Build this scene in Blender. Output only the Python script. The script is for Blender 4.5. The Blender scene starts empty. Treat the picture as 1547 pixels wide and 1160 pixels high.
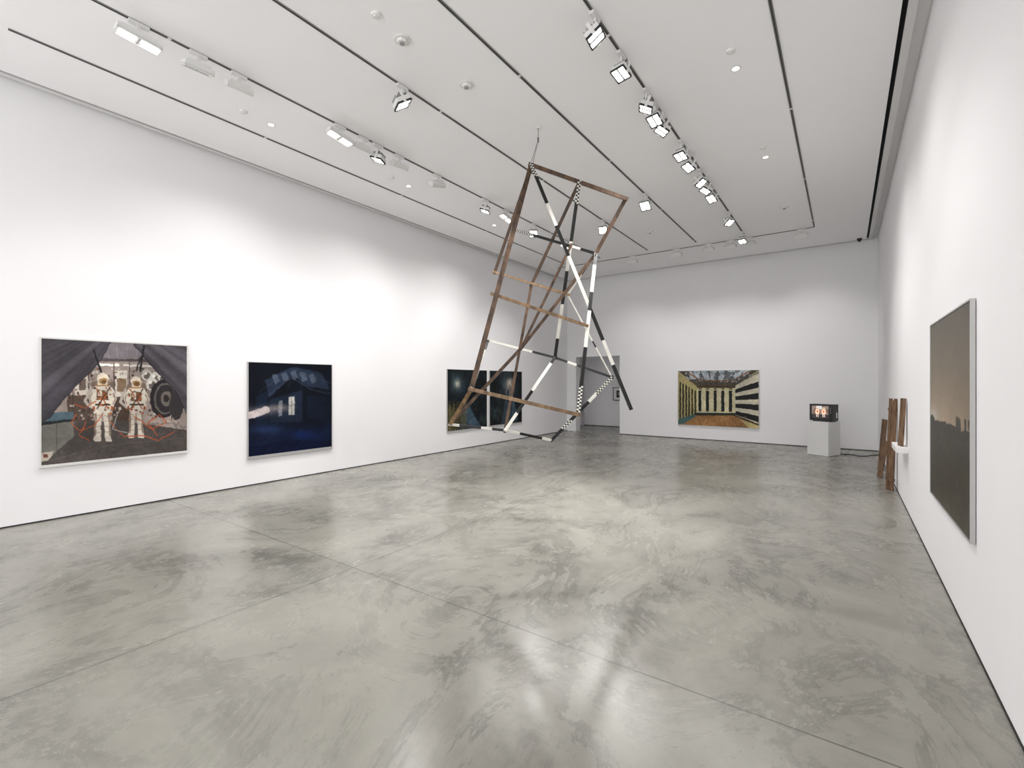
import bpy, math, random
import numpy as np
from mathutils import Vector, Matrix, Euler
random.seed(4); rng=np.random.default_rng(7)
scene=bpy.context.scene
XL,XR,YB,H,Y0=-7.53,0.637,13.83,4.92,-3.0

# ---------------------------------------------------------------- materials
def lin(c):
    c=np.asarray(c,float)/255.0
    return np.where(c<=0.04045,c/12.92,((c+0.055)/1.055)**2.4)
def mat(name,col,rough=0.5,spec=0.5,metal=0.0,emit=None,es=0.0,noise=None):
    m=bpy.data.materials.new(name);m.use_nodes=True
    nt=m.node_tree;b=nt.nodes['Principled BSDF']
    l=lin(col);b.inputs['Base Color'].default_value=(*l,1)
    b.inputs['Roughness'].default_value=rough
    b.inputs['Specular IOR Level'].default_value=spec
    b.inputs['Metallic'].default_value=metal
    if emit is not None:
        b.inputs['Emission Color'].default_value=(*lin(emit),1);b.inputs['Emission Strength'].default_value=es
    if noise:
        tc=nt.nodes.new('ShaderNodeTexCoord');n=nt.nodes.new('ShaderNodeTexNoise')
        n.inputs['Scale'].default_value=noise[0];n.inputs['Detail'].default_value=1
        nt.links.new(tc.outputs['Object'],n.inputs['Vector'])
        r=nt.nodes.new('ShaderNodeValToRGB');a=noise[1]
        r.color_ramp.elements[0].position=.3;r.color_ramp.elements[1].position=.7
        r.color_ramp.elements[0].color=(*(l*(1-a)),1);r.color_ramp.elements[1].color=(*np.minimum(l*(1+a),1),1)
        nt.links.new(n.outputs['Fac'],r.inputs['Fac']);nt.links.new(r.outputs['Color'],b.inputs['Base Color'])
    return m
def wood(name,c1,c2,sc=(3,3,40)):
    m=bpy.data.materials.new(name);m.use_nodes=True;nt=m.node_tree;b=nt.nodes['Principled BSDF']
    tc=nt.nodes.new('ShaderNodeTexCoord');mp=nt.nodes.new('ShaderNodeMapping');mp.inputs['Scale'].default_value=sc
    n=nt.nodes.new('ShaderNodeTexNoise');n.inputs['Scale'].default_value=1.5;n.inputs['Detail'].default_value=5;n.inputs['Distortion'].default_value=.6
    r=nt.nodes.new('ShaderNodeValToRGB');r.color_ramp.elements[0].position=.35;r.color_ramp.elements[1].position=.66
    r.color_ramp.elements[0].color=(*lin(c1),1);r.color_ramp.elements[1].color=(*lin(c2),1)
    nt.links.new(tc.outputs['Object'],mp.inputs['Vector']);nt.links.new(mp.outputs['Vector'],n.inputs['Vector'])
    nt.links.new(n.outputs['Fac'],r.inputs['Fac']);nt.links.new(r.outputs['Color'],b.inputs['Base Color'])
    b.inputs['Roughness'].default_value=.5
    return m
M={}
M['wall']=mat('wall_paint',(244,243,245),.8,.15,noise=(1.5,.005))
M['ceil']=mat('ceiling_paint',(249,248,249),.9,.1,noise=(1.2,.005))
M['rim']=mat('ceiling_rim',(222,221,220),.8,.2)
M['black']=mat('black_gap',(10,10,10),.8,.2)
M['gap']=mat('shadow_gap',(52,52,52),.8,.2)
M['track']=mat('track_metal',(122,122,120),.5,.4)
M['white']=mat('white_enamel',(228,228,226),.4,.4)
M['grey']=mat('fixture_grey',(150,150,150),.4,.4)
M['dark']=mat('fixture_dark',(44,44,45),.45,.4)
M['lens']=mat('lamp_lens',(255,255,255),.3,.5,emit=(255,252,246),es=5)
M['dimlens']=mat('lamp_lens_off',(205,205,205),.2,.5)
M['ped']=mat('pedestal_paint',(232,232,230),.55,.3,noise=(3,.008))
M['pblack']=mat('pole_black',(15,15,16),.35,.5,noise=(20,.1))
M['pwhite']=mat('pole_white',(214,212,204),.4,.4,noise=(20,.03))
M['brown']=wood('weathered_wood',(50,37,28),(102,77,58),(9,9,4))
M['golden']=wood('pale_wood',(98,76,52),(150,120,86),(9,9,4))
M['board']=wood('reclaimed_wood',(72,52,37),(138,106,78),(30,30,3))
M['alu']=mat('frame_aluminium',(184,184,182),.35,.5,metal=.3)
M['fwhite']=mat('frame_white',(220,219,216),.4,.4)
M['plastic']=mat('tv_plastic',(20,20,21),.3,.5,noise=(30,.05))
M['plastic2']=mat('tv_bezel',(34,33,33),.35,.5,noise=(30,.04))
M['wire']=mat('steel_wire',(130,130,130),.35,.5,metal=.7)

def floor_material():
    m=bpy.data.materials.new('polished_concrete');m.use_nodes=True;nt=m.node_tree;b=nt.nodes['Principled BSDF']
    N=nt.nodes.new;Lk=nt.links.new
    g=N('ShaderNodeNewGeometry');pos=g.outputs['Position']
    def noise(sc,det=6,rough=.55,dist=0,off=(0,0,0),stretch=(1,1,1)):
        mp=N('ShaderNodeMapping');mp.inputs['Location'].default_value=off;mp.inputs['Scale'].default_value=stretch
        Lk(pos,mp.inputs['Vector'])
        n=N('ShaderNodeTexNoise');n.inputs['Scale'].default_value=sc;n.inputs['Detail'].default_value=det
        n.inputs['Roughness'].default_value=rough;n.inputs['Distortion'].default_value=dist
        Lk(mp.outputs['Vector'],n.inputs['Vector']);return n.outputs['Fac']
    def ramp(src,els):
        r=N('ShaderNodeValToRGB')
        while len(r.color_ramp.elements)<len(els): r.color_ramp.elements.new(.5)
        for e,(p,c) in zip(r.color_ramp.elements,els):
            e.position=p;e.color=(*c,1) if len(c)==3 else c
        Lk(src,r.inputs['Fac']);return r.outputs['Color']
    def mix(a,bb,fac,mode='MIX'):
        x=N('ShaderNodeMix');x.data_type='RGBA';x.blend_type=mode
        if isinstance(fac,float): x.inputs['Factor'].default_value=fac
        else: Lk(fac,x.inputs['Factor'])
        Lk(a,x.inputs[6]);
        if isinstance(bb,tuple): x.inputs[7].default_value=(*bb,1)
        else: Lk(bb,x.inputs[7])
        return x.outputs[2]
    g3=lambda v:(v,v,v)
    n1=noise(.6,9,.68,.9)
    c=ramp(n1,[(.28,tuple(lin((112,110,102)))),(.44,tuple(lin((134,132,124)))),(.58,tuple(lin((147,145,136)))),(.75,tuple(lin((162,159,149))))])
    v=noise(1.05,9,.74,1.6,(11,2,0),(1.0,.6,1))
    vein=ramp(v,[(.28,g3(.76)),(.40,g3(1)),(.465,g3(1)),(.497,g3(.66)),(.503,g3(.52)),(.512,g3(.76)),(.56,g3(1)),(.72,g3(1.08))])
    c2=mix(c,vein,1.0,'MULTIPLY')
    mask=ramp(n1,[(.42,g3(1)),(.60,g3(.15))])
    c=mix(c,c2,mask)
    fine=ramp(noise(9,7,.8),[(.3,g3(.76)),(.42,g3(.96)),(.6,g3(1.02)),(.75,g3(1.10))])
    c=mix(c,fine,.85,'MULTIPLY')
    sep=N('ShaderNodeSeparateXYZ');Lk(pos,sep.inputs[0])
    def joint(out,val,w=.005):
        a=N('ShaderNodeMath');a.operation='SUBTRACT';Lk(out,a.inputs[0]);a.inputs[1].default_value=val
        ab=N('ShaderNodeMath');ab.operation='ABSOLUTE';Lk(a.outputs[0],ab.inputs[0])
        lt=N('ShaderNodeMath');lt.operation='LESS_THAN';Lk(ab.outputs[0],lt.inputs[0]);lt.inputs[1].default_value=w
        return lt.outputs[0]
    for o,vv in ((sep.outputs[0],-3.47),(sep.outputs[1],2.53),(sep.outputs[1],8.65)):
        mm=N('ShaderNodeMath');mm.operation='MULTIPLY';Lk(joint(o,vv,.005),mm.inputs[0]);mm.inputs[1].default_value=.7
        c=mix(c,(.05,.05,.048),mm.outputs[0])
    Lk(c,b.inputs['Base Color'])
    rr=ramp(v,[(.3,g3(.20)),(.7,g3(.32))])
    Lk(rr,b.inputs['Roughness'])
    b.inputs['Specular IOR Level'].default_value=.45
    bp=N('ShaderNodeBump');bp.inputs['Strength'].default_value=.1;bp.inputs['Distance'].default_value=.003
    Lk(noise(5,2,.55),bp.inputs['Height']);Lk(bp.outputs['Normal'],b.inputs['Normal'])
    return m
M['floor']=floor_material()

# ---------------------------------------------------------------- mesh builder
class MB:
    def __init__(s): s.v=[];s.f=[];s.m=[];s.mats=[]
    def mi(s,k):
        if k not in s.mats: s.mats.append(k)
        return s.mats.index(k)
    def add(s,vs,fs,k):
        o=len(s.v);s.v+= [tuple(v) for v in vs];i=s.mi(k)
        for f in fs: s.f.append(tuple(a+o for a in f));s.m.append(i)
    def box(s,c,size,k,R=None,piv=None):
        hx,hy,hz=[a/2 for a in size]
        vs=[Vector((x,y,z)) for x in(-hx,hx) for y in(-hy,hy) for z in(-hz,hz)]
        if R is not None: vs=[R@v for v in vs]
        vs=[v+Vector(c) for v in vs]
        s.add(vs,[(0,1,3,2),(4,6,7,5),(0,4,5,1),(2,3,7,6),(0,2,6,4),(1,5,7,3)],k)
    def cyl(s,a,b,r,k,n=12,r2=None):
        a=Vector(a);b=Vector(b);r2=r if r2 is None else r2
        q=(b-a).to_track_quat('Z','Y').to_matrix()
        vs=[a+q@Vector((r*math.cos(t*2*math.pi/n),r*math.sin(t*2*math.pi/n),0)) for t in range(n)]
        vs+=[b+q@Vector((r2*math.cos(t*2*math.pi/n),r2*math.sin(t*2*math.pi/n),0)) for t in range(n)]
        fs=[(i,(i+1)%n,(i+1)%n+n,i+n) for i in range(n)]+[tuple(range(n))[::-1],tuple(range(n,2*n))]
        s.add(vs,fs,k)
    def build(s,name,loc=(0,0,0),bevel=0,parent=None,rot=None):
        me=bpy.data.meshes.new(name);me.from_pydata(s.v,[],s.f)
        for k in s.mats: me.materials.append(M[k])
        me.polygons.foreach_set('material_index',s.m);me.update()
        o=bpy.data.objects.new(name,me);scene.collection.objects.link(o);o.location=loc
        if rot: o.rotation_euler=rot
        if parent: o.parent=parent
        if bevel:
            bm=o.modifiers.new('bevel','BEVEL');bm.width=bevel;bm.segments=2;bm.limit_method='ANGLE'
        return o
def slab(name,x0,x1,y0,y1,z0,z1,k,bevel=0):
    b=MB();c=((x0+x1)/2,(y0+y1)/2,(z0+z1)/2)
    b.box((0,0,0),(x1-x0,y1-y0,z1-z0),k);return b.build(name,c,bevel)

# ---------------------------------------------------------------- room shell
W=.3
slab('floor',-9.5,XR+W,Y0,17.0,-.2,0,'floor')
slab('wall_left',XL-W,XL,Y0,YB,0,5.1,'wall')
slab('wall_right',XR,XR+W,Y0,YB+W,0,5.1,'wall')
DX0,DX1,DH=-7.2,-5.69,2.43
b=MB()
b.box(((XL-W+DX0)/2,YB+W/2,2.55),(DX0-XL+W,W,5.1),'wall')
b.box(((DX1+XR)/2,YB+W/2,2.55),(XR-DX1,W,5.1),'wall')
b.box(((DX0+DX1)/2,YB+W/2,(DH+5.1)/2),(DX1-DX0,W,5.1-DH),'wall')
b.build('wall_back')
# passage beyond the doorway
slab('wall_passage_back',-8.3,-3.0,16.0,16.2,0,3.2,'wall')
slab('wall_passage_left',-8.2,-7.98,YB+W,16.0,0,3.2,'wall')
slab('wall_passage_right',-3.1,-3.0,YB+W,16.0,0,3.2,'wall')
slab('ceiling_passage',-8.3,-3.0,YB+W,16.2,3.2,3.3,'ceil')
# ceiling : main panel, black perimeter slot, rim, recessed outer edge
x0,x1,y1=XL+.2,XR-.225,YB-.22
slab('ceiling',x0,x1,Y0,y1,H,H+.09,'ceil')
slab('ceiling_cover',XL-W,XR+W,Y0,YB+W,H+.1,H+.2,'ceil')
b=MB()
s=.045
b.box(((x1+s/2),(Y0+y1)/2,H+.06),(s,y1-Y0,.06),'black')
b.box(((x0-s/2),(Y0+y1)/2,H+.06),(s,y1-Y0,.06),'black')
b.box(((x0+x1)/2,y1+s/2,H+.06),(x1-x0+2*s,s,.06),'black')
b.build('trim_1')
b=MB();rw=.07
b.box((x1+s+rw/2,(Y0+y1+s)/2,H+.045),(rw,y1+s-Y0,.09),'rim')
b.box((x0-s-rw/2,(Y0+y1+s)/2,H+.045),(rw,y1+s-Y0,.09),'rim')
b.box(((x0+x1)/2,y1+s+rw/2,H+.045),(x1-x0+2*s+2*rw,rw,.09),'rim')
b.build('trim_2')
# thin dark strips painted as the shade of the gap under the walls
slab('gap_shade_left',XL,XL+.004,Y0,YB,0,.016,'gap')
slab('gap_shade_right',XR-.004,XR,Y0,YB,0,.014,'gap')
slab('gap_shade_back',DX1,XR,YB-.004,YB,0,.018,'gap')
slab('gap_shade_passage',-7.98,-3.1,15.996,16.0,0,.022,'gap')

# ---------------------------------------------------------------- lighting tracks
TR=[-6.41,-5.32,-4.04,-2.87,-1.84,-.53]
for i,x in enumerate(TR):
    e=11.6 if i<5 else 11.9
    st=.88 if i==0 else Y0
    b=MB();L=e-st
    b.box((0,0,-.004),(.03,L,.008),'track');b.box((0,0,-.0095),(.010,L,.003),'dark')
    for k in range(int(L//2.4)):
        b.box((0,-L/2+2.4*(k+1),-.008),(.032,.03,.010),'white')
    b.build('lighting_track',(x,(e+st)/2,H))
b=MB();b.box((0,0,-.004),(6.3,.03,.008),'track');b.box((0,0,-.0095),(6.3,.010,.003),'dark')
b.build('lighting_track',(-3.68,11.93,H))

def aim(o,frm,to):
    o.rotation_euler=(Vector(to)-Vector(frm)).to_track_quat('-Z','Y').to_euler()
LIGHTCOL=(1,.98,.96)
def spot_fixture(x,y,target,power=120,cone=70,lit=True,size=.16,blend=.8,radius=.06):
    """square-headed track spotlight: adapter, stem, yoke, finned head, twin lens"""
    d=(Vector(target)-Vector((x,y,H-.2))).normalized()
    b=MB()
    b.box((0,0,-.022),(.04,.15,.03),'white')
    b.cyl((0,0,-.03),(0,0,-.11),.011,'white')
    q=d.to_track_quat('-Z','Y').to_matrix()
    c=Vector((0,0,-.2))
    for sx in(-1,1):
        b.box(c+q@Vector((sx*(size/2+.006),0,.03)),(.006,.03,.13),'white',q)
    b.box(c+q@Vector((0,0,.095)),(size+.018,.03,.006),'white',q)
    b.cyl((0,0,-.1),c+q@Vector((0,0,.09)),.008,'white',8)
    b.box(c+q@Vector((0,0,.015)),(size,size*.95,.05),'white',q)
    for k in range(5):
        b.box(c+q@Vector((0,(k-2)*size*.19,.055)),(size*.85,.006,.04),'grey',q)
    t=.008
    for sx,sy,wx,wy in((-1,0,t,size),(1,0,t,size),(0,-1,size,t),(0,1,size,t)):
        b.box(c+q@Vector((sx*size/2,sy*size/2,-.018)),(wx+.002,wy+.002,.022),'dark',q)
    b.box(c+q@Vector((0,0,-.02)),(.009,size,.014),'dark',q)
    for sx in(-1,1):
        b.box(c+q@Vector((sx*size/4,0,-.018)),(size/2-.018,size-.024,.008),'lens' if lit else 'dimlens',q)
    o=b.build('track_spotlight',(x,y,H))
    if lit and power:
        l=bpy.data.lights.new('spot_lamp','SPOT');l.energy=power;l.spot_size=math.radians(cone);l.spot_blend=blend
        l.shadow_soft_size=radius;l.color=LIGHTCOL
        lo=bpy.data.objects.new('spot_lamp',l);scene.collection.objects.link(lo);lo.parent=o
        p=c+d*(.03+radius);lo.location=p;aim(lo,(0,0,0),d)
    return o
def washer_fixture(x,y,target,power=120,lit=True,length=.34,along='Y',cone=78,head=None):
    """wide wall-washer: adapter, stem, long tapered housing with recessed lens.
    head: point the housing itself faces (turned so the lens shows from below; the lamp aims at target separately)"""
    d=(Vector(target)-Vector((x,y,H-.17)));d.normalize()
    hd=d if head is None else (Vector(head)-Vector((x,y,H-.17))).normalized()
    b=MB()
    ax=(.04,.16,.03) if along=='Y' else (.16,.04,.03)
    b.box((0,0,-.022),ax,'white')
    b.box((0,0,-.08),(.03,.03,.09),'white')
    lx=Vector((0,1,0)) if along=='Y' else Vector((1,0,0))
    zz=-hd;yy=zz.cross(lx).normalized();lx=yy.cross(zz).normalized()
    q=Matrix((lx,yy,zz)).transposed()
    c=Vector((0,0,-.145))
    b.box(c,(length,.12,.045),'white',q)
    b.box(c+q@Vector((0,0,.035)),(length*.8,.07,.03),'white',q)
    b.box(c+q@Vector((0,.056,-.026)),(length,.008,.02),'white',q)
    b.box(c+q@Vector((0,-.056,-.026)),(length,.008,.02),'white',q)
    for sx in(-1,1): b.box(c+q@Vector((sx*(length/2-.004),0,-.026)),(.008,.12,.02),'white',q)
    b.box(c+q@Vector((0,0,-.025)),(.008,.1,.01),'grey',q)
    for sx in(-1,1):
        b.box(c+q@Vector((sx*length/4,0,-.0255)),(length/2-.05,.07,.006),'lens' if lit else 'dimlens',q)
    o=b.build('track_washer_light',(x,y,H))
    if power:
        l=bpy.data.lights.new('washer_lamp','SPOT');l.energy=power;l.spot_size=math.radians(cone);l.spot_blend=1
        l.shadow_soft_size=.1;l.color=LIGHTCOL
        lo=bpy.data.objects.new('washer_lamp',l);scene.collection.objects.link(lo);lo.parent=o
        lo.location=c+(d+hd)*.08;aim(lo,(0,0,0),d)
    return o
LW=lambda y,z=.7:(XL,y,z)
# left-wall track
washer_fixture(-5.32,1.56,LW(1.7),52,head=(-5.0,1.2,0))
washer_fixture(-5.32,2.05,(-7.2,2.2,0),0,lit=False,length=.26)
washer_fixture(-5.32,2.44,LW(2.6),22,lit=False,length=.26)
washer_fixture(-5.32,3.68,LW(3.9),55,head=(-5.0,3.0,0))
washer_fixture(-5.32,4.04,LW(4.1),0,lit=False,length=.26)
spot_fixture(-5.32,4.29,(-6.6,3.6,0),30,80)
washer_fixture(-5.32,4.67,LW(4.9),38,lit=False,length=.26)
washer_fixture(-5.32,5.46,LW(6.6,1.6),55,lit=False,length=.26)
spot_fixture(-5.32,6.69,(-6.6,6.0,.3),40,80)
washer_fixture(-5.32,7.34,LW(8.6),95,head=(-5.0,6.4,0))
spot_fixture(-5.32,8.31,(-3.6,5.0,.6),170,56,radius=.075,blend=1)
washer_fixture(-5.32,9.7,LW(10.3),80,head=(-5.1,8.6,0))
washer_fixture(-5.32,-.6,LW(-.6),30)
# others
spot_fixture(-4.04,3.59,(-3.2,5.2,1.8),130,60,size=.17,radius=.06)
spot_fixture(-4.04,8.95,(-2.9,4.6,.4),170,56,radius=.075,blend=1)
spot_fixture(-2.87,8.14,(-3.0,4.9,.8),150,56,size=.17,radius=.075,blend=1)
# S5
T5=[(3.90,(.5,4.2,1.1)),(4.51,(-2.2,2.9,0)),(5.25,(-3.6,4.6,.6)),(5.55,(-2.4,3.0,0)),(5.82,(-3.4,4.4,1.0)),(6.63,(-2.4,4.6,0)),(7.04,(-3.3,5.0,.8)),(7.70,(.4,7.2,1.0)),(8.05,(-3.8,6.4,0)),(8.47,(-3.2,5.6,.8)),(9.93,(.3,8.6,.9)),(11.4,(-2.2,9.4,0))]
P5=[75,50,140,0,110,0,150,60,0,140,60,60]
for (y,t),p in zip(T5,P5): spot_fixture(-1.84,y,t,p,70,size=.15,radius=.065)
# cross track, washing the back wall
for x,t,p in [(-4.55,(-5.2,13.8,1.0),45),(-3.42,(-3.4,13.8,1.0),48),(-2.66,(-2.6,13.8,1.0),0),(-2.18,(-2.2,13.8,1.0),52),(-1.79,(-1.7,13.8,1.0),0),(-.77,(-.6,13.8,1.2),48)]:
    washer_fixture(x,11.93,t,p,lit=False,length=.26,along='X',cone=95)

# ceiling discs, downlights
def disc(x,y,r,k,name,hh=.02):
    b=MB();b.cyl((0,0,0),(0,0,-hh),r,k,20,r*.85);b.cyl((0,0,-hh),(0,0,-hh-.008),r*.6,k,20,r*.5);b.build(name,(x,y,H))
def downlight(x,y,z=H,p=115):
    b=MB()
    n=24;r0,r1=.055,.036
    vs=[];
    for r,zz in((r0,-.001),(r1,-.007),(r1*.95,-.003)):
        vs+=[(r*math.cos(i*2*math.pi/n),r*math.sin(i*2*math.pi/n),zz) for i in range(n)]
    fs=[(i,(i+1)%n,(i+1)%n+n,i+n) for i in range(n)]+[(i+n,(i+1)%n+n,(i+1)%n+2*n,i+2*n) for i in range(n)]
    b.add(vs,fs,'white');b.cyl((0,0,-.0005),(0,0,-.003),r1,'lens',24)
    o=b.build('recessed_downlight',(x,y,z))
    l=bpy.data.lights.new('downlight_lamp','SPOT');l.energy=p;l.spot_size=math.radians(150);l.spot_blend=1;l.shadow_soft_size=.05;l.color=LIGHTCOL
    lo=bpy.data.objects.new('downlight_lamp',l);scene.collection.objects.link(lo);lo.parent=o;lo.location=(0,0,-.06)
for x,y in [(-.94,5.43),(-.95,7.82),(-6.03,3.16),(-6.02,5.49),(-6.04,7.9)]: downlight(x,y)
downlight(-5.4,15.1,3.2,7)  # unseen lamp added to brighten the passage
for x,y in [(-3.45,2.76),(-.93,5.11),(-.94,7.47),(-6.01,2.81),(-5.99,5.1)]: disc(x,y,.045,'white','smoke_detector')
for x,y in [(-3.5,3.11),(-3.44,3.99),(-.93,10.23),(-3.5,10.2)]:
    b=MB();b.cyl((0,0,0),(0,0,-.012),.08,'white',8);b.cyl((0,0,-.012),(0,0,-.035),.055,'white',8,.045);b.cyl((0,0,-.035),(0,0,-.045),.025,'grey',12)
    b.build('ceiling_sensor',(x,y,H))
b=MB();b.cyl((0,0,0),(0,0,-.03),.05,'dark',16);b.cyl((0,0,-.03),(0,0,-.075),.045,'dark',16,.02);b.build('security_camera',(.28,13.5,H))

# ---------------------------------------------------------------- pictures (vertex-painted grids)
class Canvas:
    """coordinates: a quad x0..x1 wide whose left/right edges span (ytl,ybl) and (ytr,ybr)"""
    def __init__(s,w,h,x0,x1,ytl,ybl,ytr,ybr,nx,ny):
        s.w,s.h,s.nx,s.ny=w,h,nx,ny
        u,v=np.meshgrid(np.linspace(0,1,nx),np.linspace(0,1,ny))
        hl,hr=ybl-ytl,ybr-ytr
        d0,d1=1/hl,1/hr
        t=u*d1/((1-u)*d0+u*d1)
        s.X=x0+t*(x1-x0)
        yt=ytl+(ytr-ytl)*t;yb=ybl+(ybr-ybl)*t
        s.Y=yt+(yb-yt)*v
        s.U,s.V=u,v
        s.c=np.zeros((ny,nx,3))
    def noise(s,n,m=None):
        m=m or n
        a=rng.random((m+2,n+2));x=s.U*n;y=s.V*m
        xi=x.astype(int);yi=y.astype(int);fx=x-xi;fy=y-yi
        fx=fx*fx*(3-2*fx);fy=fy*fy*(3-2*fy)
        return (a[yi,xi]*(1-fx)+a[yi,xi+1]*fx)*(1-fy)+(a[yi+1,xi]*(1-fx)+a[yi+1,xi+1]*fx)*fy
    def fbm(s,n,o=4,m=None):
        m=m or n
        return sum(s.noise(n*2**i,m*2**i)*.5**i for i in range(o))/sum(.5**i for i in range(o))
    def put(s,mask,col,a=1.0):
        m=(mask*a)[...,None] if mask.dtype!=bool else (mask.astype(float)*a)[...,None]
        s.c=s.c*(1-m)+np.asarray(col,float)*m
    def poly(s,pts,col,a=1.0):
        inside=np.zeros(s.X.shape,bool);n=len(pts)
        for i in range(n):
            xa,ya=pts[i];xb,yb=pts[(i+1)%n]
            if ya==yb: continue
            cnd=((ya>s.Y)!=(yb>s.Y))&(s.X<(xb-xa)*(s.Y-ya)/(yb-ya)+xa)
            inside^=cnd
        s.put(inside,col,a);return inside
    def ell(s,cx,cy,rx,ry,col,a=1.0,soft=False):
        q=((s.X-cx)/rx)**2+((s.Y-cy)/ry)**2
        s.put(np.exp(-q) if soft else (q<1),col,a)
    def line(s,pts,w,col,a=1.0):
        m=np.zeros(s.X.shape)
        for (xa,ya),(xb,yb) in zip(pts[:-1],pts[1:]):
            dx,dy=xb-xa,yb-ya;L=dx*dx+dy*dy+1e-9
            t=np.clip(((s.X-xa)*dx+(s.Y-ya)*dy)/L,0,1)
            d=np.hypot(s.X-xa-t*dx,s.Y-ya-t*dy)
            m=np.maximum(m,np.clip(w/2+.5-d,0,1))
        s.put(m,col,a)
    def rect(s,xa,ya,xb,yb,col,a=1.0): s.poly([(xa,ya),(xb,ya),(xb,yb),(xa,yb)],col,a)
    def blur(s,n=1):
        for _ in range(n):
            p=np.pad(s.c,((1,1),(1,1),(0,0)),'edge')
            s.c=(p[1:-1,1:-1]*4+p[:-2,1:-1]+p[2:,1:-1]+p[1:-1,:-2]+p[1:-1,2:])/8
    def warp(s,amt,n=30):
        """wobble the drawing so edges look photographic rather than ruled"""
        dx=(s.fbm(n,2)-.5)*2*amt;dy=(s.fbm(n,2)-.5)*2*amt
        j,i=np.meshgrid(np.arange(s.nx),np.arange(s.ny))
        s.c=s.c[np.clip((i+dy).round().astype(int),0,s.ny-1),np.clip((j+dx).round().astype(int),0,s.nx-1)]
    def photo(s,warp=2.5,shade=.35,grain=4,blur=1,gain=1.0,fine=.5):
        s.warp(warp)
        sh=1+shade*(s.fbm(5,4)-.5)*2
        sh2=1+shade*fine*(s.fbm(45,2)-.5)*1.4
        s.c=s.c*(sh*sh2)[...,None]*gain
        s.blur(blur)
        s.c=np.clip(s.c+rng.normal(0,grain,s.X.shape)[...,None],0,255)
def print_mat(name,rough=.35,emit=0):
    m=bpy.data.materials.new(name);m.use_nodes=True;nt=m.node_tree;b=nt.nodes['Principled BSDF']
    a=nt.nodes.new('ShaderNodeVertexColor');a.layer_name='Print'
    nt.links.new(a.outputs['Color'],b.inputs['Base Color']);b.inputs['Roughness'].default_value=rough
    b.inputs['Specular IOR Level'].default_value=.15
    if emit:
        nt.links.new(a.outputs['Color'],b.inputs['Emission Color']);b.inputs['Emission Strength'].default_value=emit
    return m
M['print']=print_mat('photographic_print')
M['screen']=print_mat('tv_picture',.15,.7)
def grid_obj(cv,name,origin,ux,uz,mk,parent,curve=None):
    """origin = top-left corner, ux = width vector, uz = downward height vector"""
    nx,ny=cv.nx,cv.ny
    o=np.array(origin,float);P=o+cv.U[...,None]*np.array(ux)+cv.V[...,None]*np.array(uz)
    if curve is not None:
        nrm=np.cross(np.array(uz),np.array(ux));nrm/=np.linalg.norm(nrm)
        P=P+(curve*(1-((cv.U-.5)*2)**2)*(1-((cv.V-.5)*2)**2))[...,None]*nrm
    idx=np.arange(nx*ny).reshape(ny,nx)
    F=np.stack([idx[:-1,:-1],idx[1:,:-1],idx[1:,1:],idx[:-1,1:]],-1).reshape(-1,4)
    me=bpy.data.meshes.new(name);me.from_pydata(P.reshape(-1,3).tolist(),[],F.tolist())
    at=me.color_attributes.new('Print','FLOAT_COLOR','POINT')
    col=np.ones((nx*ny,4));col[:,:3]=lin(cv.c.reshape(-1,3));at.data.foreach_set('color',col.ravel())
    me.materials.append(M[mk]);me.update()
    ob=bpy.data.objects.new(name,me);scene.collection.objects.link(ob);ob.parent=parent;return ob

def hang(cv,wall,a0,a1,z0,z1,name,fk='alu',depth=.035,bt=.012,bb=.03,bs=.012):
    """frame + print on a wall. wall: 'L','R','B','P'; a0<a1 coordinate along the wall"""
    b=MB();w=a1-a0;hh=z1-z0
    if wall=='L': org=Vector((XL,a0,z1));ux=Vector((0,1,0));n=Vector((1,0,0))
    if wall=='R': org=Vector((XR,a1,z1));ux=Vector((0,-1,0));n=Vector((-1,0,0))
    if wall=='B': org=Vector((a0,YB,z1));ux=Vector((1,0,0));n=Vector((0,-1,0))
    if wall=='P': org=Vector((a0,16.0,z1));ux=Vector((1,0,0));n=Vector((0,-1,0))
    R=Matrix((ux,n,Vector((0,0,1)))).transposed()
    def bx(u0,u1,v0,v1,d0,d1,k):
        c=ux*((u0+u1)/2)+n*((d0+d1)/2)+Vector((0,0,-(v0+v1)/2))
        b.box(c,(u1-u0,d1-d0,v1-v0),k,R)
    g=.004
    bx(.05,w-.05,.05,hh-.05,.0002,.012,'dark')
    bx(bs,w-bs,bt,hh-bb,.012,depth-.008,'dark')
    bx(0,bs,0,hh,g,depth,fk);bx(w-bs,w,0,hh,g,depth,fk)
    bx(bs,w-bs,0,bt,g,depth,fk);bx(bs,w-bs,hh-bb,hh,g,depth,fk)
    o=b.build(name,org)
    p=ux*bs+n*(depth-.005)+Vector((0,0,-bt))
    grid_obj(cv,'print',p,ux*(w-2*bs),Vector((0,0,-(hh-bt-bb))),'print',o)
    return o

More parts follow.
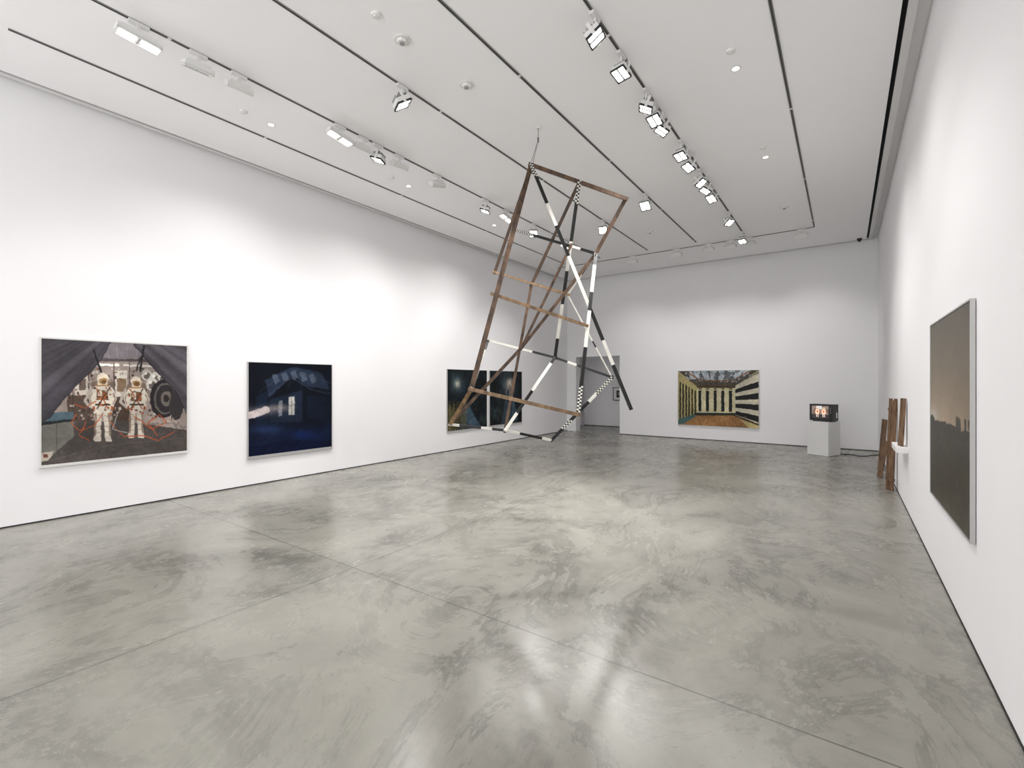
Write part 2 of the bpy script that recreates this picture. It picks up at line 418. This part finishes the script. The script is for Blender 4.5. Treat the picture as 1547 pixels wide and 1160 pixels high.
# -- astronauts ------------------------------------------------------------
c=Canvas(1.5,1.5,61,282,511,706,521,684,400,380)
c.put(c.X>0,(170,156,148))
c.put(np.clip((c.fbm(5)-.35)*2,0,1),(112,100,94),.6)
c.poly([(61,511),(282,521),(282,546),(200,540),(130,542),(61,556)],(126,119,124))
for i in range(6): c.line([(122+i*17,517),(138+i*13,543)],1.2,(148,141,146),.7)
c.rect(110,541,246,546,(92,83,85))
c.rect(133,549,178,552.5,(248,244,236));c.rect(184,550,232,553.5,(234,228,220))
c.rect(112,556,131,598,(212,202,190));c.rect(118,572,128,590,(108,94,86));c.rect(172,560,190,600,(220,212,200))
c.rect(174,572,189,592,(134,112,90));c.rect(100,598,140,640,(90,76,68));c.rect(168,600,196,645,(78,64,56))
for x in (108,132,170,194): c.line([(x,548),(x,642)],1.4,(72,62,58))
for i in range(260):
    x=rng.uniform(100,262);y=rng.uniform(554,642);ww=rng.uniform(1,4.5);hh=rng.uniform(1,5)
    k=rng.choice(6);c.rect(x,y,x+ww,y+hh,[(218,210,200),(56,47,45),(130,88,64),(178,168,156),(38,32,32),(114,100,88)][k],.75)
for x,y,r in [(220,566,8),(233,570,8),(243,570,6),(228,580,9)]:
    c.ell(x,y,r,r*1.1,(208,204,196));c.ell(x+1,y+2,r*.6,r*.65,(106,98,92));c.ell(x-2,y-2,r*.3,r*.3,(236,232,224))
c.ell(246,603,21,30,(46,42,44));c.ell(248,603,17,25,(100,95,92));c.ell(249,603,14.5,22,(52,48,50));c.ell(250,603,8,12,(112,104,98));c.ell(250,603,4,6,(50,46,46))
c.ell(266,612,11,24,(62,58,60))
c.poly([(61,668),(100,640),(180,637),(282,652),(282,684),(61,706)],(80,74,72))
c.put(((c.Y>640)&(c.fbm(60,2,40)>.55)),(92,86,82),.5)
c.line([(66,700),(160,676),(281,664)],1.0,(104,98,94),.8)
c.poly([(61,626),(108,623),(109,634),(61,640)],(88,108,118));c.poly([(61,640),(109,634),(109,662),(78,690),(61,700)],(124,122,116))
c.poly([(61,640),(109,634),(109,638),(61,645)],(46,48,50));c.line([(84,640),(84,684)],1,(78,78,76))
c.poly([(61,686),(80,684),(72,698),(61,701)],(196,186,172));c.rect(64,688,70,694,(114,70,58))
def curtain(pts,ox,oy,f,lo=(78,75,81),hi=(104,100,106)):
    m=c.poly(pts,lo)
    ang=np.arctan2(c.Y-oy,c.X-ox)
    st=(np.sin(ang*f+3*np.sin(ang*7))*.5+.5)*m
    c.put(st,hi,.8);c.put((np.sin(ang*f*1.7)*.5+.5)**3*m,(60,57,63),.45)
curtain([(61,511),(165,515),(150,544),(134,562),(112,584),(90,610),(72,634),(61,642)],200,470,30)
curtain([(200,518),(282,521),(282,628),(274,612),(264,590),(242,568),(222,545)],160,470,28)
c.line([(165,516),(150,544),(134,562),(112,584),(90,610),(72,634)],1.4,(48,44,50))
c.line([(200,518),(222,545),(242,568),(264,590),(278,618)],1.4,(48,44,50))
def astro(cx,t,s):
    P=lambda x,y:(cx+x*s,t+y*s)
    Wt=(218,209,195);SH=(144,124,108);O=(160,90,54);D=(72,54,44)
    c.line([P(-17,22),P(-27,44),P(-17,54)],4.5*s,(186,176,166))
    c.poly([P(-16,14),P(16,14),P(18,46),P(-18,46)],(122,104,92))
    for sx in(-1,1):
        c.line([P(sx*5.5,58),P(sx*7,80),P(sx*8,100)],9.5*s,Wt);c.line([P(sx*9,60),P(sx*10.5,80),P(sx*11,99)],2.6*s,SH)
        for yy in(66,74,83,92): c.line([P(sx*3,yy),P(sx*11,yy+1)],1,SH,.8)
        c.poly([P(sx*3,98),P(sx*12,98),P(sx*15,104),P(sx*13,107),P(sx*3,106)],(208,198,186))
        c.line([P(sx*12,25),P(sx*18,40),P(sx*13,53)],6.6*s,Wt);c.line([P(sx*16,32),P(sx*19,41),P(sx*16,48)],1.8*s,SH)
        c.ell(cx+sx*12.5*s,t+55*s,3.6*s,3.6*s,O)
    c.poly([P(-12,20),P(12,20),P(15,40),P(11,62),P(-11,62),P(-15,40)],Wt)
    c.rect(cx-9*s,t+27*s,cx+9*s,t+43*s,(116,88,68));c.rect(cx-7*s,t+29*s,cx-1*s,t+36*s,(218,208,194));c.rect(cx+1*s,t+30*s,cx+7*s,t+40*s,O)
    c.line([P(-11,22),P(9,56)],1.8,O);c.line([P(11,22),P(-9,56)],1.8,D)
    c.rect(cx-12*s,t+48*s,cx+12*s,t+51*s,D)
    for k in range(26):
        x=cx+rng.uniform(-13,13)*s;y=t+rng.uniform(22,66)*s;q=rng.uniform(.8,2.2)*s
        c.ell(x,y,q,q,[(190,108,60),(58,46,40),(150,60,42),(222,214,200),(114,92,76)][k%5],.9)
    c.ell(cx,t+11*s,9.5*s,10*s,(218,206,188));c.ell(cx+.5*s,t+12*s,6.6*s,6*s,(166,132,90));c.ell(cx+1.4*s,t+13.4*s,4.4*s,3.2*s,(112,84,58))
    c.line([P(-5,8),P(0,6.4),P(5,8)],1.4,(244,232,208));c.line([P(-9,12),P(-8,18)],1.6,SH);c.line([P(9,12),P(8,18)],1.6,SH)
    c.rect(cx-9*s,t+18.5*s,cx+9*s,t+21*s,(176,134,88))
astro(153,563,1.0);astro(204,568,.90)
for pts in ([(153,628),(140,645),(118,652),(105,640),(112,628)],[(165,640),(185,662),(214,660),(238,668),(262,655)],[(200,630),(228,650),(250,640),(240,628),(222,640),(236,660)],[(110,612),(126,618),(142,608)],[(128,640),(118,660),(132,668)]):
    c.line(pts,1.3,(190,92,52))
c.line([(178,620),(168,650),(190,656)],1.2,(180,180,178))
c.line([(210,560),(216,522)],3.0,(38,36,38));c.line([(204,560),(212,536)],2,(50,46,46));c.line([(150,562),(140,528)],3,(40,38,40))
c.photo(2.4,.22,4,1,.95,.4)
hang(c,'L',1.275,2.765,.62,2.12,'astronaut_photograph','fwhite',.035,.016,.03,.016)

# -- dark blue interior ------------------------------------------------------
c=Canvas(1.5,1.5,373,500,546,692,551,679,240,250)
c.put(c.X>0,(12,17,28))
c.put(np.clip((c.Y-630)/60,0,1),(13,27,70),.8)
c.put(np.clip((c.fbm(4,3)-.4)*2,0,1)*np.clip((c.Y-560)/60,0,1),(24,35,60),.6)
c.poly([(398,574),(440,553),(484,563),(498,590),(462,584),(440,566),(404,602)],(40,52,72))
for i in range(5):
    x=408+i*14;dy=abs(i-2)*2.5;c.poly([(x,561+dy),(x+8,559+dy),(x+13,571+dy),(x+5,575+dy)],(110,120,136),.6)
c.line([(400,600),(438,570),(470,590),(498,596)],1.0,(80,92,114),.8);c.line([(390,592),(436,556),(500,580)],.9,(62,74,96),.8)
for i in range(4): c.line([(424+i*18,556+i*3),(412+i*20,590-i)],.8,(58,70,92),.7)
c.poly([(384,600),(402,590),(402,640),(384,644)],(20,32,52));c.poly([(405,604),(455,590),(455,640),(405,640)],(30,40,60))
c.poly([(418,607),(424,605),(424,629),(418,630)],(134,144,156));c.poly([(434,601),(443,599),(443,628),(434,629)],(212,212,204))
c.line([(438.5,598),(438.5,629)],.6,(60,70,86));c.line([(433,614),(443,613)],.6,(60,70,86))
c.poly([(462,598),(492,600),(492,638),(462,634)],(18,28,48))
c.ell(402,650,28,7,(48,74,126),.6,True);c.ell(455,660,30,8,(18,40,100),.7,True)
c.poly([(373,678),(430,668),(500,670),(500,679),(373,692)],(7,14,42),.7)
for k in range(5): c.line([(376+k*22,690-k*2),(420+k*18,650)],.8,(44,64,112),.35)
c.blur(2)
c.ell(390,622,26,7,(176,166,176),.65,True);c.line([(376,628),(400,620)],11,(240,226,224),.9);c.ell(418,617,18,5,(200,184,174),.6,True)
c.photo(2,.25,2,1,.86)
hang(c,'L',3.57,5.03,.41,1.92,'interior_photograph','alu',.035,.008,.045,.01)

# -- forest diptych ----------------------------------------------------------
def forest(c,x0,x1,y0,y1,sx,sy,path):
    c.put(c.X>0,(12,19,26))
    c.put(np.clip((c.fbm(7,5)-.42)*3.2,0,1),(38,54,58),.8)
    c.put(np.clip((c.fbm(16,4)-.5)*4,0,1)*np.clip((c.Y-y0-(y1-y0)*.4)/25,0,1),(76,78,58),.5)
    c.poly(path,(84,110,132),.7);c.blur(3)
    for i in range(9):
        x=rng.uniform(x0,x1);w=rng.uniform(.5,1.8);c.line([(x,y0-4),(x+rng.uniform(-4,4),y0+(y1-y0)*rng.uniform(.5,.85))],w,(7,10,14),.8)
    for i in range(70):
        x=rng.uniform(x0,x1);y=rng.uniform(y0,y0+(y1-y0)*.6);c.line([(x,y),(x+rng.uniform(-7,7),y+rng.uniform(-5,5))],.5,(5,8,11),.7)
    c.ell(sx,sy,11,16,(120,146,156),.55,True);c.ell(sx,sy,4,5,(240,236,210),.95,True)
c=Canvas(1.5,1.45,674,734,558,652,559,645,180,180)
forest(c,674,734,558,648,689,580,[(700,612),(706,612),(726,646),(690,650)])
c.poly([(674,618),(692,606),(700,630),(690,650),(674,652)],(96,90,56),.45)
for i in range(60):
    x=rng.uniform(674,700);c.line([(x,650),(x+rng.uniform(-4,6),rng.uniform(605,635))],.5,(150,138,92),.6)
c.photo(3,.5,3,1,.85);hang(c,'L',8.02,9.50,.455,1.91,'forest_photograph','alu',.035,.006,.016,.008)
c=Canvas(1.5,1.45,738,787,560,644,561,637,180,180)
forest(c,738,787,560,642,768,578,[(764,590),(772,590),(782,634),(756,640)])
c.ell(768,586,6,12,(186,166,160),.6,True);c.ell(768,577,3.5,4,(250,240,220),.95,True)
c.line([(766,590),(766,606)],2,(26,26,30))
c.photo(3,.5,3,1,.85);hang(c,'L',9.61,11.10,.465,1.91,'forest_photograph','alu',.035,.006,.016,.008)

# -- pool hall ---------------------------------------------------------------
c=Canvas(2.1,1.5,1025,1147,560,642,559,647,320,240)
c.put(c.X>0,(200,190,148))
YE=(214,207,168);BK=(24,24,26)
c.poly([(1025,560),(1147,559),(1112,583),(1054,583)],(84,80,69))
c.poly([(1038,560),(1134,559),(1110,575),(1058,575)],(180,192,202))
c.put(((c.fbm(16,3,14)>.52)&(c.Y<577)&(c.X>1036)&(c.X<1134)),(88,92,94),.75)
c.put(((c.fbm(30,2,22)>.54)&(c.Y<577)&(c.X>1036)&(c.X<1134)),(218,226,232),.7)
for i in range(9): c.line([(1032+i*13.4,560),(1054+i*7.4,583)],1.0,(66,55,42))
c.line([(1025,564),(1054,583),(1112,583),(1147,563)],2.4,(92,72,44));c.line([(1040,562),(1060,575),(1108,575),(1132,561)],1.6,(132,82,52))
c.poly([(1025,562),(1054,583),(1054,630),(1025,642)],(182,169,118))
for k in range(6):
    xa=1027+k*4.6;tt=572+k*2.6;c.poly([(xa,tt+4),(xa+2.2,tt+5),(xa+2.2,632-k*1.4),(xa,634-k*1.4)],(32,32,26))
c.rect(1054,584,1112,630,YE)
for k in range(5):
    xa=1056+k*11.6;c.rect(xa,590,xa+4.6,622,BK);c.rect(xa,586.5,xa+5,588.5,(96,78,44))
c.rect(1054,583,1112,586,(68,58,42))
c.poly([(1112,582),(1147,563),(1147,647),(1112,632)],(216,210,188))
for k in range(4):
    a0=588+k*11;b0=576+k*17.5
    c.poly([(1112,a0),(1147,b0),(1147,b0+9.5),(1112,a0+5.5)],BK)
c.poly([(1036,636),(1054,627),(1112,627),(1147,640),(1147,647),(1025,642)],(164,118,72))
c.put(((c.fbm(80,2,24)>.52)&(c.Y>629)&(c.X>1036)&(c.X<1128)),(196,150,100),.5)
for k in range(14): c.line([(1030+k*9,647),(1058+k*3.9,628)],.5,(112,82,54),.6)
c.rect(1050,624,1112,628,(44,48,40));c.poly([(1025,634),(1050,626),(1052,630),(1034,641),(1025,642)],(78,108,106))
c.line([(1112,628),(1147,642)],2,(52,50,44));c.poly([(1120,634),(1147,643),(1147,647),(1132,647)],(214,198,136))
c.photo(1.5,.22,5,1,.90);hang(c,'B',-3.91,-1.83,.39,1.93,'pool_hall_photograph','alu',.035,.006,.008,.006)

# -- large misty landscape ---------------------------------------------------
c=Canvas(1.6,1.45,1411,1476,490,745,455,824,220,230)
v=c.V
top=np.array((92,81,60.));mid=np.array((194,172,146.))
t=(np.clip(v/.54,0,1)**1.2)[...,None]
c.c=top*(1-t)+mid*t
c.c*=(1-.18*np.clip(c.U-.45,0,1))[...,None]
c.put(np.clip((c.fbm(3,4)-.4),0,1),(146,128,100),.35)
c.put(np.exp(-((c.U-.10)/.16)**2-((v-.535)/.05)**2),(230,224,212),.85)
hz=.545+.012*c.noise(12,2)
c.put(v>hz,(52,46,30))
c.put(np.clip((v-.56)/.44,0,1),(72,61,40),.7)
c.put(((c.fbm(40,3)>.53)&(v>.57)),(36,32,22),.6)
c.put(((c.fbm(70,2)>.58)&(v>.6)),(98,88,64),.45)
c.poly([(1411,628),(1414,626),(1417,632),(1417,655),(1411,652)],(50,46,38))
c.put(((v>.50)&(v<.56)&(c.U>.70)&(c.noise(30,3)>.35)),(56,50,38),.9)
for k in range(14):
    x=rng.uniform(1448,1474);c.line([(x,700),(x+rng.uniform(-2,2),rng.uniform(668,688))],.7,(34,32,24),.8)
c.photo(1.5,.10,3,1,.84);hang(c,'R',3.86,5.48,.64,2.10,'landscape_photograph','alu',.028,.01,.01,.008)

# -- small framed print in the passage --------------------------------------
c=Canvas(.3,.4,0,1,0,1,0,1,30,40)
c.put(c.X>=0,(236,236,234));c.rect(.22,.2,.78,.8,(70,70,72));c.ell(.5,.45,.14,.18,(160,160,160))
hang(c,'P',-6.83,-6.3,.95,1.42,'framed_photograph','plastic',.03,.025,.025,.025)

# ---------------------------------------------------------------- suspended sculpture
ND=dict(A=(-3.320,5.123,4.410),B=(-2.763,5.394,4.153),C=(-2.243,5.639,3.895),G0L=(-3.603,5.168,3.643),G0R=(-2.590,5.516,3.242),
G1L=(-3.949,5.169,3.123),G1M=(-3.449,5.338,2.918),G1R=(-2.976,5.488,2.756),F1L=(-3.536,4.603,2.682),F1R=(-2.536,5.126,2.280),
F2L=(-3.562,4.217,1.520),F2R=(-2.452,4.756,1.240),G2L=(-4.147,5.274,2.200),G2M=(-3.269,5.649,1.944),G2R=(-2.539,5.919,1.668),
K=(-3.362,4.971,2.044),BL=(-4.106,4.445,1.065),BB=(-3.535,4.849,.990),BR=(-3.153,5.363,.839),P=(-2.083,5.384,1.290),Q=(-2.852,5.331,3.335))
ND={k:Vector(v) for k,v in ND.items()}
FN=Vector((.577,-.8167,0))
sb=MB()
def frame_axes(a,b):
    d=(b-a).normalized();w=d.cross(FN).normalized();n=w.cross(d).normalized();return d,w,n
def bar(a,b,k,w=.055,t=.022,off=0.0,ext=.03):
    a=ND[a] if isinstance(a,str) else a;b=ND[b] if isinstance(b,str) else b
    d,wv,n=frame_axes(a,b);a=a-d*ext+n*off;b=b+d*ext+n*off
    R=Matrix((wv,n,d)).transposed()
    sb.box((a+b)/2,(w,t,(b-a).length),k,R)
def pole(a,b,pat,w=.042,t=.026,off=0.0,ext=.02):
    """pat: list of (kind,length weight), kind k/w/c (black, white, checker)"""
    a=ND[a] if isinstance(a,str) else a;b=ND[b] if isinstance(b,str) else b
    d,wv,n=frame_axes(a,b);a=a-d*ext+n*off;b=b+d*ext+n*off
    L=(b-a).length;tot=sum(p[1] for p in pat);R=Matrix((wv,n,d)).transposed();pos=0
    for kind,q in pat:
        l=L*q/tot
        if kind in'kw': sb.box(a+d*(pos+l/2),(w,t,l),'pblack' if kind=='k' else 'pwhite',R)
        else:
            m=max(2,round(l/(w/2)));e=l/m
            for i in range(m):
                for j in(0,1):
                    for jj in (0,1):
                        sb.box(a+d*(pos+e*(i+.5))+wv*((j-.5)*w/2)+n*((jj-.5)*t/2),(w/2,t/2,e),'pblack' if (i+j)%2 else 'pwhite',R)
        pos+=l
# brown timber
bar('A','F2L','brown',.058,.024,0)
bar('A','G1L','brown',.04,.02,-.04)
bar('A','C','brown',.048,.022,.02)
bar('B','G1M','brown',.042,.02,-.02)
bar('G1M','BB','brown',.038,.02,-.02)
bar('C','G0R','brown',.048,.022,0)
bar('G0R','K','brown',.04,.02,-.025)
bar('K','BL','brown',.042,.02,-.025)
bar('Q','K','brown',.034,.018,.02)
bar('G1L','G1R','golden',.03,.018,.01)
bar('F1L','F1R','golden',.036,.02,.025)
bar('F2L','F2R','golden',.042,.02,.025)
bar('F2L','BL','golden',.045,.018,.0)
# surveyor-striped poles
pole('G0L','G0R',[('c',1.3),('k',2.4),('w',.5),('k',1)],.032,.02,.0)
pole('A','P',[('c',.6),('k',1.1),('w',.9),('k',1.2),('w',1.5),('w',.5),('k',1.2),('w',.9),('k',1.6)],.040,.026,.035)
pole('B','G2M',[('c',1),('k',1.6),('w',1.3),('k',1.5),('w',1.6),('k',1)],.043,.026,.03)
pole('G2M','BB',[('k',.5),('w',1.7),('k',1.3),('w',1)],.04,.026,.03)
pole('G0R','F2R',[('k',.6),('w',1.2),('k',.8),('w',1.5),('k',1.5),('c',1.1)],.042,.026,.0)
pole('G2L','G2M',[('w',2),('k',1)],.032,.02,.0)
pole('G2M','G2R',[('k',.8),('w',.5),('k',2)],.032,.02,.0)
pole('G2L','F2L',[('k',1),('c',2),('w',1)],.042,.022,.0)
pole('BL','BB',[('w',.6),('k',1.2),('w',.6),('k',.8)],.032,.02,.0)
pole('BB','BR',[('w',.7),('k',1),('w',.5)],.032,.02,.0)
pole('BR','G2R',[('k',.8),('c',.6),('k',1.2),('w',.5),('c',1.2)],.042,.022,.0)
pole('G1R','G2R',[('w',3),('k',.4),('w',2)],.018,.014,-.02)
pole('G0R','G1R',[('k',1),('w',1)],.022,.016,-.02)
for k,v in ND.items():
    if k!='P': sb.cyl(v-FN*.035,v+FN*.05,.006,'wire',8)
# suspension cable, turnbuckle and ceiling hook
cl=Vector((-3.243,5.177,4.74));hk=Vector((-3.255,5.20,H))
sb.cyl(ND['A']+Vector((-.01,0,0)),cl,.004,'wire',6);sb.cyl(ND['A']+Vector((.02,.01,.0)),cl,.004,'wire',6)
sb.cyl(cl-Vector((0,0,.03)),cl+Vector((0,0,.03)),.012,'wire',8);sb.cyl(cl,hk,.004,'wire',6);sb.cyl(hk,hk-Vector((0,0,.02)),.03,'white',12)
sb.build('hanging_sculpture')

# ---------------------------------------------------------------- pedestal + television + cable
rz=math.radians(-28)
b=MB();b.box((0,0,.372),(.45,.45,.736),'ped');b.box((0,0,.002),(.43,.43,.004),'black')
b.build('pedestal',(-.38,12.52,0),.004,rot=(0,0,rz))
b=MB();w,hh,dd=.47,.36,.40;zf=.018
b.box((0,.02,hh/2+zf),(w,dd*.55,hh),'plastic')
a=.5*w;y0_=dd*.27;y1_=dd*.56
vs=[(-a*.97,y0_,zf+.01),(a*.97,y0_,zf+.01),(a*.97,y0_,zf+hh*.97),(-a*.97,y0_,zf+hh*.97),(-a*.62,y1_,zf+.05),(a*.62,y1_,zf+.05),(a*.62,y1_,zf+hh*.78),(-a*.62,y1_,zf+hh*.78)]
b.add(vs,[(0,1,2,3),(7,6,5,4),(0,4,5,1),(1,5,6,2),(2,6,7,3),(3,7,4,0)],'plastic')
yf=.02-dd*.275
t=.035
b.box((-w/2+t/2,yf-.012,hh/2+zf),(t,.03,hh),'plastic2');b.box((w/2-.04,yf-.012,hh/2+zf),(.08,.03,hh),'plastic2')
b.box((-.0225,yf-.012,zf+hh-t/2),(w-t-.08,.03,t),'plastic2');b.box((-.0225,yf-.012,zf+.03),(w-t-.08,.03,.06),'plastic2')
for i in range(3): b.cyl((w/2-.04,yf-.027,zf+.28-i*.05),(w/2-.04,yf-.038,zf+.28-i*.05),.012,'grey',14)
for i in range(7): b.box((w/2-.04,yf-.028,zf+.05+i*.013),(.05,.003,.005),'dark')
for sx in(-1,1):
    for sy in(-1,1): b.box((sx*.17,.02+sy*.08,zf/2),(.04,.03,zf),'dark')
b.box((w/2+.001,.06,zf+.12),(.003,.05,.12),'white')
tv=b.build('television',(-.38,12.50,.742),.004,rot=(0,0,math.radians(-24)))
c=Canvas(.35,.27,1226,1256,616,637,616,637,90,70)
c.put(c.X>0,(128,112,104));c.put(c.fbm(5)>.5,(84,66,62),.7);c.rect(1226,631,1256,637,(56,52,54));c.rect(1234,616,1244,622,(186,184,182))
for cx in(1236,1247):
    c.line([(cx-1.2,629),(cx-1.4,635)],1.6,(214,190,174));c.line([(cx+1.2,629),(cx+1.4,635)],1.6,(206,180,164))
    c.poly([(cx-3,623),(cx+3,623),(cx+2.6,630),(cx-2.6,630)],(226,204,186));c.rect(cx-1.5,624,cx+1.5,628,(190,100,60));c.ell(cx,621,2,2.2,(234,206,180));c.ell(cx,621,1.2,1.2,(150,90,50));c.line([(cx-3,624),(cx-4,629)],1.2,(210,150,110));c.line([(cx+3,624),(cx+4,629)],1.2,(210,150,110))
grid_obj(c,'screen',(-w/2+t,yf-.004,zf+hh-t),(w-t-.08,0,0),(0,0,-(hh-t-.06)),'screen',tv,curve=.008)
cu=bpy.data.curves.new('power_cable','CURVE');cu.dimensions='3D';cu.bevel_depth=.009;cu.bevel_resolution=2
sp=cu.splines.new('BEZIER');pts=[(-.12,12.72,.01),(.1,12.80,.01),(.3,12.66,.01),(.48,12.95,.01),(.62,13.1,.01)]
sp.bezier_points.add(len(pts)-1)
for p,q in zip(sp.bezier_points,pts): p.co=q;p.handle_left_type=p.handle_right_type='AUTO'
cu.materials.append(M['pblack'])
o=bpy.data.objects.new('power_cable',cu);scene.collection.objects.link(o)

# ---------------------------------------------------------------- leaning boards and ledge
def lean(yc,w,zb,zt,xb,xt,t,name,yaw=30,strips=(),k='board'):
    """plank assembly leaning against the right wall; yaw turns its face towards the room entrance"""
    b=MB();a=Vector((xb,yc,zb));e=Vector((xt,yc,zt));d=(e-a).normalized()
    ya=math.radians(yaw);yv=Vector((-math.sin(ya),math.cos(ya),0));n=d.cross(yv).normalized();yv=n.cross(d).normalized()
    R=Matrix((n,yv,d)).transposed();L=(e-a).length;ns=3
    for i in range(ns):
        b.box(a+d*L*(.5-.01*(i%2))+yv*((i+.5)/ns-.5)*w,(t*(1-.15*(i%2)),w/ns-.003,L*(1-.02*(i%2))),k,R)
    for sg in strips:
        for sd in(-1,1): b.box(a+d*L*sg+n*sd*t*.7,(t*.5,w*.96,.04),k,R)
    return b.build(name)
lean(8.95,.15,.0,1.36,.545,.588,.022,'leaning_wood_board',30,strips=(.12,.88))
lean(10.9,.15,.0,.93,.53,.595,.02,'leaning_wood_board',22)
lean(10.1,.13,.0,.62,.48,.575,.02,'leaning_wood_board',22)
b=MB();b.box((0,0,0),(.12,.66,.07),'ped');b.box((.045,.0,-.05),(.03,.5,.03),'ped');b.build('wall_ledge',(XR-.06,7.80,.765),.004)
lean(7.66,.13,.80,1.40,.575,.602,.02,'leaning_wood_board',14)

# ---------------------------------------------------------------- world + camera
w=bpy.data.worlds.new('World');scene.world=w;w.use_nodes=True
w.node_tree.nodes['Background'].inputs[0].default_value=(1,.99,.99,1);w.node_tree.nodes['Background'].inputs[1].default_value=1.7
cam=bpy.data.cameras.new('camera');co=bpy.data.objects.new('camera',cam);scene.collection.objects.link(co)
cam.sensor_width=36;cam.lens=711.25/1547*36;cam.shift_y=-2.35/1547;cam.clip_start=.05
co.location=(0,0,1.6);co.rotation_euler=(math.pi/2,0,.6151)
scene.camera=co
scene.view_settings.view_transform='Standard';scene.view_settings.look='None';scene.view_settings.exposure=.55
